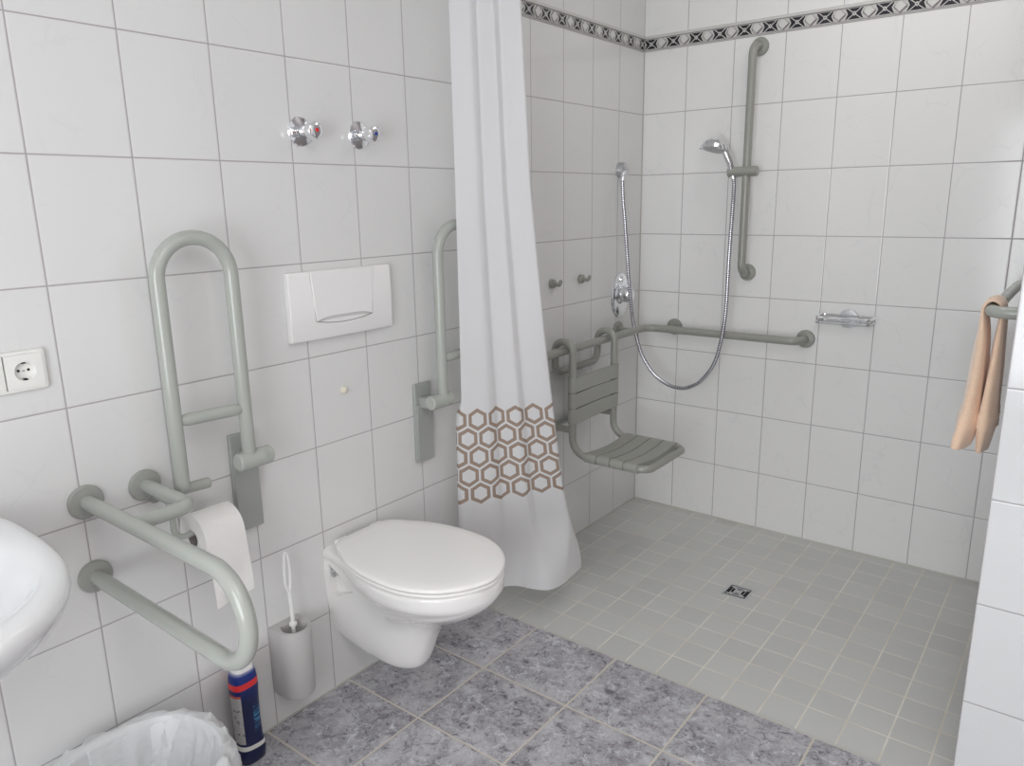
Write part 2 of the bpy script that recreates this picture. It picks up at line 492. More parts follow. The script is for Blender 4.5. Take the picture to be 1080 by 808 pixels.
# washbasin grab rail: U in the x-z plane + short brace
ra = empty('grab_rail', (0, .208, .626), 'pale grey U-shaped grab rail projecting from the wall beside the washbasin', 'grab rail')
MB().tube([(.008, .21, .797), (.585, .208, .797), (.585, .208, .616), (.008, .206, .626)], .0163, [.09, .0895], 22, 14).build('rail_tube', M['grab'], ra)
MB().tube([(.008, .337, .795), (.203, .336, .795), (.203, .2115, .796)], .0155, .03, 20, 10).build('brace_tube', M['grab'], ra)
flange('wall_flange', (0, .21, .797), (1, 0, 0), .037, ra)
flange('wall_flange', (0, .337, .795), (1, 0, 0), .036, ra)
flange('wall_flange', (0, .206, .626), (1, 0, 0), .036, ra)

def fold_rail(label, y_hinge, sgn, z_shift=0., r_u=.087):
    """folded-up support rail lying parallel to the wall; hinge tube at y_hinge, free tube at y_hinge - sgn*2r"""
    X = .075
    root = empty('fold_up_rail', (0, y_hinge, .60), label, 'grab rail')
    yh = y_hinge; yf = y_hinge - sgn*2*r_u
    ztop = 1.338
    MB().tube([(X, yh, .812), (X, yh, ztop), (X, yf, ztop), (X, yf, .788)], .0162, [r_u-.001, r_u-.001], 22, 14).build('rail_tube', M['grab'], root)
    MB().tube([(X, yh + (yf-yh)*(.05+.9*i/20), .936+.006*i/20) for i in range(21)], .0142, 0, 18, rfun=lambda t: .0145*min(1, .62+min(t, 1-t)*3.2)).build('cross_tube', M['grab'], root)
    py = yh + sgn*.024
    p = MB().box((0, py-.036, .602), (.012, py+.036, .856)).build('wall_plate', M['plate'], root, bevel=.003)
    MB().box((.012, py-.034, .604), (.018, py+.034, .79)).build('cover', M['plate'], p, bevel=.002)
    MB().box((.010, py-.020, .78), (.062, py+.020, .815)).build('hinge_bracket', M['plate'], root, bevel=.004)
    MB().lathe((X, py-.058 if sgn > 0 else py-.036, .806), (0, 1, 0), [(.019, 0), (.0222, .003), (.0222, .062), (.0228, .064), (.0228, .066), (.0222, .068), (.0222, .088), (.018, .092)], 30).build('hinge_barrel', M['grab'], root)
    MB().tube([(X, yf - sgn*.012, .786), (X, yf + sgn*.062, .782)], .0125, 0, 18, round_end=.3).build('end_stub', M['flange'], root)
    return root
fold_rail('folded-up grey support rail left of the flush plate, above the paper roll', .561, 1)
fold_rail('folded-up grey support rail between the flush plate and the shower curtain', 1.247, -1)

# ------------------------------------------------------------------ toilet roll + holder
h = empty('toilet_roll_holder', (0, .357, .76), 'thin grey bent-rod toilet roll holder under the rail brace', 'roll holder')
MB().lathe((0, .357, .762), (1, 0, 0), [(.016, 0), (.017, .002), (.015, .008), (.008, .009)], 24).build('wall_flange', M['flange'], h)
MB().tube([(.008, .357, .762), (.07, .357, .762), (.07, .357, .672), (.07, .49, .672)], .0068, .025, 14, 8, round_end=1).build('rod', M['grab'], h)
MB().lathe((.084, .357, .765), (1, 0, 0), [(.0035, 0), (.0035, .003), (.001, .0045)], 12).build('screw_cap', M['plastic'], h)
r = empty('toilet_roll', (.07, .447, .672-.0135), 'white toilet paper roll on its rod with a long loose sheet', 'toilet roll')
Y0, Y1, RR = .398, .496, .058; cz = .672-.0135
prof = []
mb = MB(); seg = 48
ring = lambda rad, y: [(.07 + rad*math.cos(2*PI*j/seg), y, cz + rad*math.sin(2*PI*j/seg)) for j in range(seg)]
mb.rings([ring(.0205, Y0), ring(RR-.002, Y0), ring(RR, Y0+.002), ring(RR, Y1-.002), ring(RR-.002, Y1), ring(.0205, Y1)], cap=False)
mb.build('paper_coil', M['paper'], r)
MB().rings([ring(.0205, Y0), ring(.0205, Y1), ring(.019, Y1), ring(.019, Y0), ring(.0205, Y0)], cap=False).build('core', M['card'], r)
mb = MB(); rows = []
for i in range(26):
    if i < 10:
        a = math.radians(95 - i*95/9); x = .07 + (RR+.0012)*math.cos(a); z = cz + (RR+.0012)*math.sin(a)
    else:
        t = (i-9)/16; x = .07 + RR + .0012 + .006*math.sin(t*2.6); z = cz - t*.148
    rows.append([(x + (.004*math.sin(k*.9+i*.3)*max(0, (i-9)/16)), Y0 + (Y1-Y0)*k/8 + .004*max(0, i-9)/16, z - (.012*(1-k/8) if i == 25 else 0)) for k in range(9)])
mb.rings(rows, cap=False, closed=False)
mb.build('loose_sheet', M['paper'], r, smooth=180)

# ------------------------------------------------------------------ flush plate, valves, buffer, socket
f = empty('flush_plate', (0, .927, 1.143), 'white rectangular toilet flush plate with a wide centre button', 'flush plate')
ya, yb, za, zb = .752, 1.104, 1.053, 1.234
mb = MB(); rows = []
for i in range(17):
    t = i/16*2-1; y = .928 + t*.176
    bul = .018 + .004*(1-t*t)
    rows.append([(0, y, za), (bul-.004, y, za), (bul, y, za+.006), (bul+.002, y, (za+zb)/2), (bul, y, zb-.006), (bul-.004, y, zb), (0, y, zb)])
mb.rings(rows); mb.build('cover_plate', M['plastic'], f, bevel=.0015)
# button: narrows downwards, with a curved grip edge at its foot
bz0, bz1 = 1.102, 1.232
N = 16
tt_ = [i/N*2-1 for i in range(N+1)]
up_ = [(.927 + t_*.097, bz0 + .010*(1-t_**4)) for t_ in tt_]; dn_ = [(.927 + t_*.097, bz0 - .010*(1-t_*t_)) for t_ in tt_]
dn2 = [(.927 + t_*.097, bz0 - .020*(1-t_*t_)) for t_ in tt_]
MB().prism([(.0185, y, z) for y, z in up_] + [(.0185, .927+.107, bz1), (.0185, .927-.107, bz1)], (1, 0, 0), .0062).build('flush_button', M['plastic'], f, bevel=.0012)
mb = MB(); mb.rings([[(.0246, y, z) for y, z in up_], [(.0225, y, z*.5+z2*.5) for (y, z), (_, z2) in zip(up_, dn_)], [(.0212, y, z) for y, z in dn_]], cap=False, closed=False)
mb.build('finger_scoop', Mat('shaded_scoop_plastic', (.60, .60, .60), .3).mat, f)  # white plastic greyed here, shade of the recess put into its colour
mb = MB(); mb.rings([[(.0224, y, z) for y, z in dn_], [(.0236, y, z*.5+z2*.5) for (y, z), (_, z2) in zip(dn_, dn2)], [(.0222, y, z) for y, z in dn2]], cap=False, closed=False)
mb.build('scoop_lip', M['plastic'], f)
MB().tube([(.0226, y, z) for y, z in dn_], .0011, seg=6).build('button_gap', Mat('gap_shadow', (.20, .20, .20), .7).mat, f)
seam = Mat('seam_shadow', (.42, .42, .42), .6).mat
for s_ in (-1, 1): MB().tube([(.0225, .927+s_*.0985, bz0), (.0205, .927+s_*.1085, bz1)], .0007, seg=6).build('button_seam', seam, f)

def valve(y, z, dot, label):
    v = empty('stop_valve', (0, y, z), label, 'valve')
    MB().lathe((0, y, z), (1, 0, 0), [(.036, 0), (.0365, .002), (.0345, .0045), (.024, .0065), (.012, .0085)], 40).build('escutcheon', M['chrome'], v)
    MB().lathe((.01, y, z), (1, 0, 0), [(.011, 0), (.011, .012), (.0145, .013), (.0145, .02), (.010, .021), (.010, .028)], 28).build('spindle', M['chrome'], v)
    k = MB(); seg = 48; rings = []
    for r0, hh, fl in [(.010, .034, 0), (.019, .036, .3), (.0215, .041, 1), (.0225, .058, 1), (.0205, .066, 1), (.015, .0695, .4), (.0088, .070, 0)]:
        rings.append([(hh, y + r0*(1-.05*fl*(.5+.5*math.cos(6*2*PI*j/seg)))*math.cos(2*PI*j/seg), z + r0*(1-.05*fl*(.5+.5*math.cos(6*2*PI*j/seg)))*math.sin(2*PI*j/seg)) for j in range(seg)])
    k.rings(rings); kn = k.build('knob', M['chrome'], v)
    MB().lathe((.0698, y, z), (1, 0, 0), [(.0048, 0), (.0048, .0008), (.004, .0014)], 20).build('indicator_dot', dot, kn)
valve(.839, 1.583, M['red'], 'chrome wall stop valve with a red hot-water dot')
valve(1.033, 1.585, M['blue'], 'chrome wall stop valve with a blue cold-water dot')
b = MB().lathe((0, .92, .895), (1, 0, 0), [(.0105, 0), (.0105, .003), (.009, .007), (.004, .009)], 24).build('lid_buffer', M['cream'], loc=(0, .92, .895))
tag(b, 'small round cream rubber buffer on the wall above the toilet lid', 'buffer')

s = empty('wall_socket', (0, .101, 1.095), 'double white wall socket with a round power outlet at the left edge', 'socket')
fr = MB()
def rrect(y0, y1, z0, z1, r_, x, n=6):
    out = []
    for cy_, cz2, a0 in ((y1-r_, z1-r_, 0), (y0+r_, z1-r_, PI/2), (y0+r_, z0+r_, PI), (y1-r_, z0+r_, 1.5*PI)):
        for i in range(n+1): a = a0+PI/2*i/n; out.append((x, cy_+r_*math.cos(a), cz2+r_*math.sin(a)))
    return out
fr.rings([rrect(.0255, .1765, 1.0555, 1.1365, .006, 0), rrect(.0255, .1765, 1.0555, 1.1365, .006, .006), rrect(.0275, .1745, 1.0575, 1.1345, .005, .0088), rrect(.032, .170, 1.062, 1.130, .002, .0092), rrect(.0325, .1695, 1.0625, 1.1295, .002, .004)], cap=False)
fr.build('frame', M['socket'], s)
for yc in (.1360, .0658):
    # square cover with a round recessed well
    c = MB(); seg = 40; R_ = .0182; hw = .0343
    def sq(j, hw):
        a = 2*PI*j/seg + PI/4; cx, sx = math.cos(a), math.sin(a); k = hw/max(abs(cx), abs(sx)); return cx*k, sx*k
    z0 = 1.096
    outer0 = [(.004, yc+sq(j, hw)[0], z0+sq(j, hw)[1]) for j in range(seg)]
    outer1 = [(.0112, yc+sq(j, hw-.0008)[0], z0+sq(j, hw-.0008)[1]) for j in range(seg)]
    circ = lambda rad, x: [(x, yc+rad*math.cos(2*PI*j/seg+PI/4), z0+rad*math.sin(2*PI*j/seg+PI/4)) for j in range(seg)]
    c.rings([outer0, outer1, circ(R_+.001, .0118), circ(R_, .011), circ(R_-.0008, .002), circ(.001, .002)], cap=False)
    cv = c.build('cover', M['socket'], s, smooth=30)
    hh = MB()
    for dy in (-.009, .009): hh.lathe((.0018, yc+dy, z0+.001), (1, 0, 0), [(.0026, 0), (.0026, .0009)], 16)
    hh.box((.002, yc-.003, z0+.0150), (.0105, yc+.003, z0+.0180)).box((.002, yc-.003, z0-.0180), (.0105, yc+.003, z0-.0150))
    hh.build('contact_holes', M['hole'], cv)
    MB().lathe((.0015, yc, z0), (1, 0, 0), [(.0022, 0), (.0022, .001), (.001, .0012)], 12).build('screw', M['satin'], cv)

# ------------------------------------------------------------------ wall-hung toilet
CY = .925
t = empty('toilet', (0, CY, .10), 'white wall-hung toilet with its lid closed', 'toilet')
secs = [ # x, wt, zr, (wm,zm), (wn,zn), (wb,zb1), zb
 (0.00, .119, .425, (.118, .37), (.116, .28), (.085, .165), .120),
 (0.03, .120, .425, (.118, .37), (.115, .28), (.084, .160), .114),
 (0.09, .131, .420, (.119, .37), (.112, .275), (.080, .145), .104),
 (0.15, .153, .412, (.124, .362), (.104, .262), (.070, .130), .098),
 (0.20, .168, .405, (.131, .352), (.093, .252), (.060, .122), .096),
 (0.245, .1765, .402, (.137, .350), (.080, .264), (.048, .140), .104),
 (0.275, .1795, .402, (.139, .350), (.071, .276), (.040, .175), .128),
 (0.295, .1800, .402, (.139, .350), (.067, .290), (.037, .228), .190),
 (0.32, .1795, .402, (.137, .352), (.068, .306), (.038, .268), .250),
 (0.365, .174, .402, (.131, .356), (.072, .324), (.041, .302), .294),
 (0.41, .159, .404, (.118, .362), (.072, .338), (.041, .323), .319),
 (0.455, .133, .406, (.098, .374), (.062, .356), (.037, .347), .343),
 (0.495, .096, .410, (.072, .392), (.048, .381), (.028, .375), .372),
 (0.518, .052, .420, (.040, .408), (.028, .402), (.016, .398), .396)]
rings = []
for x, wt, zr, a, b_, c_, zb_ in secs:
    half = [(0, .454), (wt*.55, .454), (wt*.93, .453), (wt, .446), (wt, .434), (wt*.992, (zr+.432)/2), (wt*.96, zr-.004), (a[0]*1.04, (zr+a[1])/2-.004), a, b_,
            ((b_[0]*.6+c_[0]*.4)*1.02, b_[1]*.5+c_[1]*.5), c_, (c_[0]*.62, zb_+.35*(c_[1]-zb_)*.5), (0, zb_)]
    pts = [(x, CY+w, z) for w, z in half] + [(x, CY-w, z) for w, z in reversed(half[1:-1])]
    rings.append(pts)
tip = [(.526, CY + (p[1]-CY)*.35, .425 + (p[2]-.425)*.4) for p in rings[-1]]
rings.append(tip)
mb = MB(); mb.rings(rings)
body = mb.build('bowl', M['ceramic'], t, smooth=180, subsurf=2)
bm = bmesh.new(); bm.from_mesh(body.data)
cl = bm.edges.layers.float.get('crease_edge') or bm.edges.layers.float.new('crease_edge')
for e in bm.edges:
    xs = [v.co.x for v in e.verts]
    if max(xs) < .001: e[cl] = 1.
bm.to_mesh(body.data); bm.free()
# side recess with the mounting bolt
cut = MB()
R0 = [(.028, CY-.16, .408), (.028, CY-.16, .335), (.135, CY-.16, .365)]
cut.prism([(.022, 0, .412), (.024, 0, .325), (.045, 0, .318), (.118, 0, .352), (.075, 0, .392)], (0, 1, 0), 1)
cut.v = [(x, CY-.20 if y < .5 else CY-.098, z) for x, y, z in cut.v]
cobj = cut.build('recess_cutter', M['ceramic'], None, smooth=0)
bo = body.modifiers.new('r', 'BOOLEAN'); bo.operation = 'DIFFERENCE'; bo.object = cobj; bo.solver = 'EXACT'
dg = bpy.context.evaluated_depsgraph_get()
nm = bpy.data.meshes.new_from_object(body.evaluated_get(dg), depsgraph=dg)
body.modifiers.clear(); body.data = nm
for p in nm.polygons: p.use_smooth = True
nm.set_sharp_from_angle(angle=math.radians(48))
bpy.data.objects.remove(cobj)
MB().lathe((.032, CY-.100, .385), (0, -1, 0), [(.012, 0), (.012, .014), (.008, .016)], 20).build('mounting_bolt', M['satin'], t)

def d_outline(inset=0., n=8):
    half = [(.024, 0), (.0245, .05), (.030, .086), (.052, .113), (.09, .131), (.15, .160), (.22, .178), (.29, .183), (.36, .178), (.42, .157), (.468, .124), (.505, .077), (.524, .032), (.529, 0)]
    pts = [(x, w, 0) for x, w in half] + [(x, -w, 0) for x, w in reversed(half[1:-1])]
    pts = spline(pts, 4, True)
    cx = .27
    return [(cx + (p.x-cx)*(1-inset/.245), CY + p.y*(1-inset/.18)) for p in pts]
def slab(name, z0, z1, bev, mat, dome=0., inset=0.):
    mb = MB(); R = []
    for dz, ins in ((z0, bev), (z0+bev*.4, bev*.3), (z0+bev, 0), (z1-bev, 0), (z1-bev*.35, bev*.35), (z1, bev*1.3), (z1+dome*.5, .035), (z1+dome, .09)):
        R.append([(x, y, dz) for x, y in d_outline(ins+inset)])
    mb.rings(R); return mb.build(name, mat, t, smooth=60)
slab('seat', .4535, .462, .003, M['lid'], inset=.002)
slab('lid', .4635, .477, .006, M['lid'], dome=.004)
for s_ in (-1, 1): MB().lathe((.018, CY+s_*.065-.02, .463), (0, 1, 0), [(.007, 0), (.008, .002), (.008, .038), (.007, .04)], 18).build('lid_hinge', M['plastic'], t)

# ------------------------------------------------------------------ toilet brush + holder
h = empty('toilet_brush_holder', (0, .658, .085), 'light grey wall-mounted toilet brush holder between bottle and toilet', 'brush holder')
def dshape(hw, depth, x0=0., n=24):
    pts = [(x0, -hw), ]
    cx = depth - hw
    for i in range(n+1):
        a = -PI/2 + PI*i/n; pts.append((cx + hw*math.cos(a), hw*math.sin(a)))
    pts.append((x0, hw)); return pts
cyb = .656
mb = MB(); o = dshape(.047, .094); 
def circ_like(rad, cx, n=24):   # matching vertex count of dshape
    out = []
    k = n+3
    angs = [-PI*.75] + [-PI/2 + PI*i/n for i in range(n+1)] + [PI*.75]
    return [(cx + rad*math.cos(a), rad*math.sin(a)) for a in angs]
R = []
for z, sc in ((.100, .90), (.103, .96), (.112, .985), (.294, 1.), (.300, .985)):
    R.append([(x*sc, cyb + y*sc, z) for x, y in o])
inn = circ_like(.036, .049); inn0 = circ_like(.034, .049)
R.append([(x, cyb+y, .300) for x, y in inn]); R.append([(x, cyb+y, .294) for x, y in inn0]); R.append([(x, cyb+y, .12) for x, y in circ_like(.031, .049)])
mb.rings(R); mb.build('cup', M['holder'], h, smooth=40)
b = empty('toilet_brush', (.05, .655, .14), 'white toilet brush standing in the light grey holder', 'toilet brush')
MB().lathe((.047, .657, .135), (.0, .0, 1), [(.006, 0), (.024, .012), (.027, .05), (.024, .085), (.008, .095)], 20).build('bristles', M['plastic'], b)
hp = [(.047, .657, .22), (.046, .657, .33), (.044, .656, .40)]
MB().tube(hp, .0055, seg=14).build('handle', M['plastic'], b)
MB().lathe((.0465, .657, .300), (0, 0, 1), [(.006, 0), (.010, .002), (.010, .010), (.006, .012)], 18).build('collar', M['plastic'], b)
lp = spline([(.044, .656, .395), (.043, .6475, .425), (.042, .648, .47), (.041, .652, .503), (.040, .657, .511), (.040, .662, .503), (.041, .665, .47), (.043, .662, .425), (.044, .656, .395)], 6)
MB().tube(lp, .0038, seg=10).build('loop_grip', M['plastic'], b)

# ------------------------------------------------------------------ cleaner bottle
bl = empty('cleaner_bottle', (.050, .492, 0), 'dark blue cleaner bottle with red stripe and white cap beside the brush holder', 'bottle')
def rr(hx, hy, e=2.8, n=40):
    return [(abs(math.cos(a))**(2/e)*hx*(1 if math.cos(a) >= 0 else -1), abs(math.sin(a))**(2/e)*hy*(1 if math.sin(a) >= 0 else -1)) for a in [2*PI*i/n for i in range(n)]]
mb = MB(); R = []
for z, hx, hy in [(.0, .026, .030), (.004, .031, .0355), (.03, .033, .038), (.055, .031, .0355), (.06, .0285, .033), (.12, .0275, .032), (.18, .0275, .033), (.21, .029, .035), (.235, .0285, .034), (.252, .0265, .0315), (.262, .0235, .028)]:
    R.append([(.050+x, .492+y, z) for x, y in rr(hx, hy)])
mb.rings(R); mb.build('body', M['bottle'], bl, smooth=60)
mb = MB(); R = []
for z, hx, hy in [(.258, .0225, .026), (.262, .0235, .0265), (.285, .022, .025), (.289, .019, .022)]:
    R.append([(.050+x, .492+y, z) for x, y in rr(hx, hy)])
mb.rings(R); mb.build('cap', M['plastic'], bl, smooth=50)
# printed label wrapped on the side that faces the camera and the washbasin
mb = MB(); rows = []
for z in [.062 + i*.0142 for i in range(11)]:
    f_ = (z-.06)/.15; hx = .0279+.0012*f_; hy = .0326+.0022*f_
    row = []
    for i in range(9):
        a = math.radians(-100 + i*62/8*1.0); e = 2.8
        x = abs(math.cos(a))**(2/e)*hx*(1 if math.cos(a) >= 0 else -1)*1.02; y = abs(math.sin(a))**(2/e)*hy*(1 if math.sin(a) >= 0 else -1)*1.02
        row.append((.050+x, .492+y, z))
    rows.append(row)
mb.rings(rows, cap=False, closed=False); mb.build('label', M['label'], bl, smooth=180)

# ------------------------------------------------------------------ bin with a bag
bn = empty('waste_bin', (.19, .165, 0), 'oval white waste bin standing in the corner below the grab rail', 'bin')
bx, by = .225, .135
def oval(k, z, grow=0., seg=72, fx=None):
    out = []
    for i in range(seg):
        a = 2*PI*i/seg; c, s_ = math.cos(a), math.sin(a)
        w_ = fx(a) if fx else 0
        out.append((bx + abs(c)**(.87)*(.150*k+grow+w_)*(1 if c > 0 else -1), by + abs(s_)**(.87)*(.172*k+grow+w_)*(1 if s_ > 0 else -1), z + w_*.6))
    return out
MB().rings([oval(.78, 0), oval(.80, .004), oval(.975, .27), oval(1.0, .272), oval(1.0, .288), oval(.985, .290), oval(.955, .286), oval(.78, .012), oval(.1, .010)]).build('bucket', M['bin'], bn, smooth=50)
mb = MB(); R = []
def wv(k, amp):
    return lambda a: amp*(math.sin(5*a+k*.5)+.7*math.sin(9*a+1.3+k*.9)+.6*math.sin(17*a+.4*k)+.4*math.sin(31*a+2+k))
for k, (kk, g_, z, amp) in enumerate([(.05, 0, .165, .001), (.35, 0, .158, .003), (.60, 0, .16, .006), (.76, 0, .18, .007), (.86, 0, .215, .006), (.92, 0, .255, .003), (.95, 0, .285, .0008), (.985, 0, .2945, .0004), (1.0, .004, .2955, .0008), (1.0, .013, .291, .0018), (1.0, .022, .281, .0032), (1.0, .028, .262, .0045), (1.0, .030, .245, .006)]):
    R.append(oval(kk, z, g_, 144, wv(k, amp)))
from mathutils import noise as mnoise
for ri, ring_ in enumerate(R):
    a_ = .014 if ri < 6 else (.004 if ri < 9 else .009)
    if ri in (6, 7): a_ = .001
    for qi, p in enumerate(ring_):
        v_ = Vector((p[0]*26, p[1]*14+ri*.15, p[2]*10))
        n_ = 1-2*abs(mnoise.noise(v_)); m_ = mnoise.noise(v_*2.3+Vector((5, 1, 2)))
        dx_ = (p[0]-bx); dy_ = (p[1]-by)
        ring_[qi] = (p[0]+dx_*n_*a_*2, p[1]+dy_*m_*a_*3, p[2]+(n_-.3)*a_+m_*a_*.7)
R2 = [R[0]]                       # add in-between loops so the creases have something to bend
for r0_, r1_ in zip(R, R[1:]):
    for t_ in (.33, .66, 1):
        R2.append([tuple(a+(b-a)*t_ for a, b in zip(p, q)) for p, q in zip(r0_, r1_)])
for ri, ring_ in enumerate(R2[1:16]):
    for qi, p in enumerate(ring_):
        v_ = Vector((p[0]*22+p[1]*16, p[1]*22-p[0]*9, 3.1)); n_ = 1-2*abs(mnoise.noise(v_))
        ring_[qi] = (p[0], p[1], p[2]+.010*(n_-.4))
mb.rings(R2, cap=False)
bg = mb.build('bin_bag', M['film'], None, smooth=30, loc=(bx, by, .29))
tag(bg, 'clear crinkled plastic bag folded over the rim of the white bin', 'bag')

# ------------------------------------------------------------------ washbasin
wb = empty('washbasin', (0, -.27, .85), 'white rounded ceramic washbasin at the left edge of the picture', 'washbasin')
bcy = -.27
def basin_outline(ins=0., z=.85, n=64):
    out = []
    for i in range(n):
        a = 2*PI*i/n; c, s_ = math.cos(a), math.sin(a)
        e = 2.7 if c > 0 else 5.0
        hx = (.385 if c > 0 else .2) - ins; hy = .312 - ins
        x = .2 + abs(c)**(2/e)*hx*(1 if c > 0 else -1); y = bcy + abs(s_)**(2/2.7)*hy*(1 if s_ > 0 else -1)
        out.append((max(x, .001), y, z))
    return out
def bowl_ring(rx, ry, z, n=64, cx=.305):
    return [(cx + abs(math.cos(2*PI*i/n))**.85*rx*(1 if math.cos(2*PI*i/n) > 0 else -1), bcy + abs(math.sin(2*PI*i/n))**.85*ry*(1 if math.sin(2*PI*i/n) > 0 else -1), z) for i in range(n)]
def under(k, z):    # body of the basin drawn in towards the wall
    return [(max(.001, x*k + 0*(1-k)), bcy + (y-bcy)*(.25+.75*k), z) for x, y, _ in basin_outline(.0, z)]
R = [under(.30, .66), under(.45, .665), under(.70, .70), under(.86, .745), under(.945, .785), [(x, y, .812) for x, y, _ in basin_outline(.008)], basin_outline(0, .832), basin_outline(.003, .846), basin_outline(.012, .853), basin_outline(.03, .854),
     bowl_ring(.232, .262, .849), bowl_ring(.222, .250, .838), bowl_ring(.195, .225, .79), bowl_ring(.15, .18, .755), bowl_ring(.08, .10, .727), bowl_ring(.02, .02, .722)]
mb = MB(); mb.rings(R); mb.build('bowl', M['basin'], wb, smooth=180, subsurf=1)
MB().lathe((.32, bcy, .7235), (0, 0, 1), [(.021, 0), (.022, .002), (.014, .003), (.012, .001)], 24).build('drain', M['chrome'], wb)
mb = MB().lathe((.085, bcy, .852), (0, 0, 1), [(.026, 0), (.026, .004), (.021, .008), (.021, .09), (.018, .10)], 28).tube([(.085, bcy, .915), (.215, bcy, .905), (.215, bcy, .885)], .011, .012, 16)
mb.tube([(.085, bcy, .955), (.16, bcy, .985)], .006, 0, 12, round_end=1)
mb.build('tap', M['chrome'], wb)

# ------------------------------------------------------------------ shower: wall rail in an L, with the hanging seat
g = empty('wall_rail', (0, YC, .85), 'grey grab rail running round the corner of the shower walls', 'grab rail')
RZ = .853; RX = .085; RY = YC-.085
MB().tube([(.006, 1.52, RZ), (RX, 1.52, RZ), (RX, RY, RZ), (.749, RY, RZ), (.749, YC-.006, RZ)], .0163, [.04, .055, .045], 22, 12).build('rail_tube', M['grab_dk'], g)
for o, n in (((0, 1.52, RZ), (1, 0, 0)), ((0, 2.45, RZ), (1, 0, 0)), ((.182, YC, RZ), (0, -1, 0)), ((.749, YC, RZ), (0, -1, 0))):
    flange('wall_flange', o, n, .036, g, M['grab_dk'])
MB().tube([(.006, 2.45, RZ), (RX, 2.45, RZ)], .012).build('bracket', M['grab_dk'], g)
MB().tube([(.182, YC-.006, RZ), (.182, RY, RZ)], .012).build('bracket', M['grab_dk'], g)

ch = empty('hanging_shower_chair', (RX, 2.05, .45), 'grey slatted shower seat hooked over the wall rail', 'shower seat')
ya, yb = 1.905, 2.212; XF = .125; XB = .045; TR = .0143; SZ = .452
mid = (ya+yb)/2
path = [(XB, mid, .762), (XB, ya, .762), (XB, ya, RZ+.035), (XF, ya, RZ+.035), (XF, ya, SZ), (.447, ya, SZ), (.447, yb, SZ), (XF, yb, SZ), (XF, yb, RZ+.035), (XB, yb, RZ+.035), (XB, yb, .762), (XB, mid, .762)]
MB().tube(path, TR, [.04, .039, .039, .065, .04, .04, .065, .039, .039, .04], 18, 10).build('frame', M['grab_dk'], ch)
MB().tube([(XF, ya, .548), (.022, ya, .548), (.022, yb, .548), (XF, yb, .548)], .0125, .03, 16, 8).build('wall_spacer', M['grab_dk'], ch)
def slat_back(z0, z1):
    mb = MB(); e = .0185; rows = []
    # closed loop section around both uprights, in the x-y plane
    loop = []
    for k in range(9):
        a = PI/2*3 - PI*k/8; loop.append((XF + e*math.cos(a)*-1*-1, ya + e*math.sin(a)))
    loop = [(XF + e*math.cos(a), ya - 0 + e*math.sin(a)) for a in [PI + PI*k/10 for k in range(0, 6)]] 
    loop = [(XF + e*math.cos(a), ya + e*math.sin(a)) for a in [PI*.5 + PI*.5 + PI*k/12 for k in range(13)]]      # pi .. 2pi
    loop += [(XF + e*.95 - .006*math.sin(PI*k/8), ya + (yb-ya)*k/8) for k in range(1, 8)]
    loop += [(XF + e*math.cos(a), yb + e*math.sin(a)) for a in [PI*k/12 for k in range(13)]]
    loop += [(XF + e*.45 - .006*math.sin(PI*k/8), yb - (yb-ya)*k/8) for k in range(1, 8)]
    for z, s_ in ((z0, -.0015), (z0+.003, 0), (z1-.003, 0), (z1, -.0015)):
        rows.append([(x, y, z) for x, y in loop])
    mb.rings(rows); return mb.build('back_slat', M['slat'], ch, smooth=45)
for z0 in (.578, .639, .700): slat_back(z0, z0+.0555)
def slat_seat(x0, x1, z=SZ):
    mb = MB(); e = .0185; rows = []
    loop = [(ya + e*math.cos(a), e*math.sin(a)) for a in [PI*.5 + PI*k/12 for k in range(13)]]       # top .. bottom round the near tube
    loop += [(ya + (yb-ya)*k/10, -e*.35 + .0 - .013*math.sin(PI*k/10)) for k in range(1, 10)]
    loop += [(yb + e*math.cos(a), e*math.sin(a)) for a in [-PI*.5 + PI*k/12 for k in range(13)]]
    loop += [(yb - (yb-ya)*k/10, e - .013*math.sin(PI*k/10)) for k in range(1, 10)]
    for x in (x0, x0+.003, x1-.003, x1): rows.append([(x, y, z+dz) for y, dz in loop])
    mb.rings(rows); return mb.build('seat_slat', M['slat'], ch, smooth=45)
for i in range(4): slat_seat(.185 + i*.0575, .185 + i*.0575 + .0535)

# vertical rail with slider, hand shower and hose
v = empty('shower_riser_rail', (.498, YC, 1.10), 'vertical grey grab rail on the shower back wall', 'grab rail')
VX = .498; VY = YC-.075
MB().tube([(VX, YC-.006, 1.967), (VX, VY, 1.967), (VX, VY, 1.106), (VX, YC-.006, 1.106)], .0158, .04, 22, 12).build('rail_tube', M['grab_dk'], v)
flange('wall_flange', (VX, YC, 1.967), (0, -1, 0), .034, v, M['grab_dk']); flange('wall_flange', (VX, YC, 1.106), (0, -1, 0), .034, v, M['grab_dk'])
MB().lathe((.425, VY-.004, 1.502), (1, 0, .02), [(.016, 0), (.0195, .003), (.0195, .116), (.016, .119)], 24).build('slider', M['grab_dk'], v)
hs = empty('hand_shower', (.44, VY-.01, 1.50), 'chrome hand shower held in the slider of the vertical rail', 'hand shower')
hb = Vector((.449, VY-.004, 1.475)); ht = Vector((.405, VY-.03, 1.59))
MB().tube(spline([hb, (.441, VY-.006, 1.505), (.436, VY-.012, 1.53), (.425, VY-.02, 1.562), (.410, VY-.028, 1.596), (.388, VY-.035, 1.613)], 6), .0125, seg=20, rfun=lambda t: .0115 + .006*t).build('handle', M['chrome'], hs)
hd = Vector((-.16, -.22, -1)).normalized()
hc = Vector((.384, VY-.035, 1.627))
MB().lathe(hc, hd, [(.003, -.010), (.018, -.006), (.035, .004), (.047, .018), (.051, .031), (.052, .038), (.049, .041)], 40).build('spray_head', M['chrome'], hs)
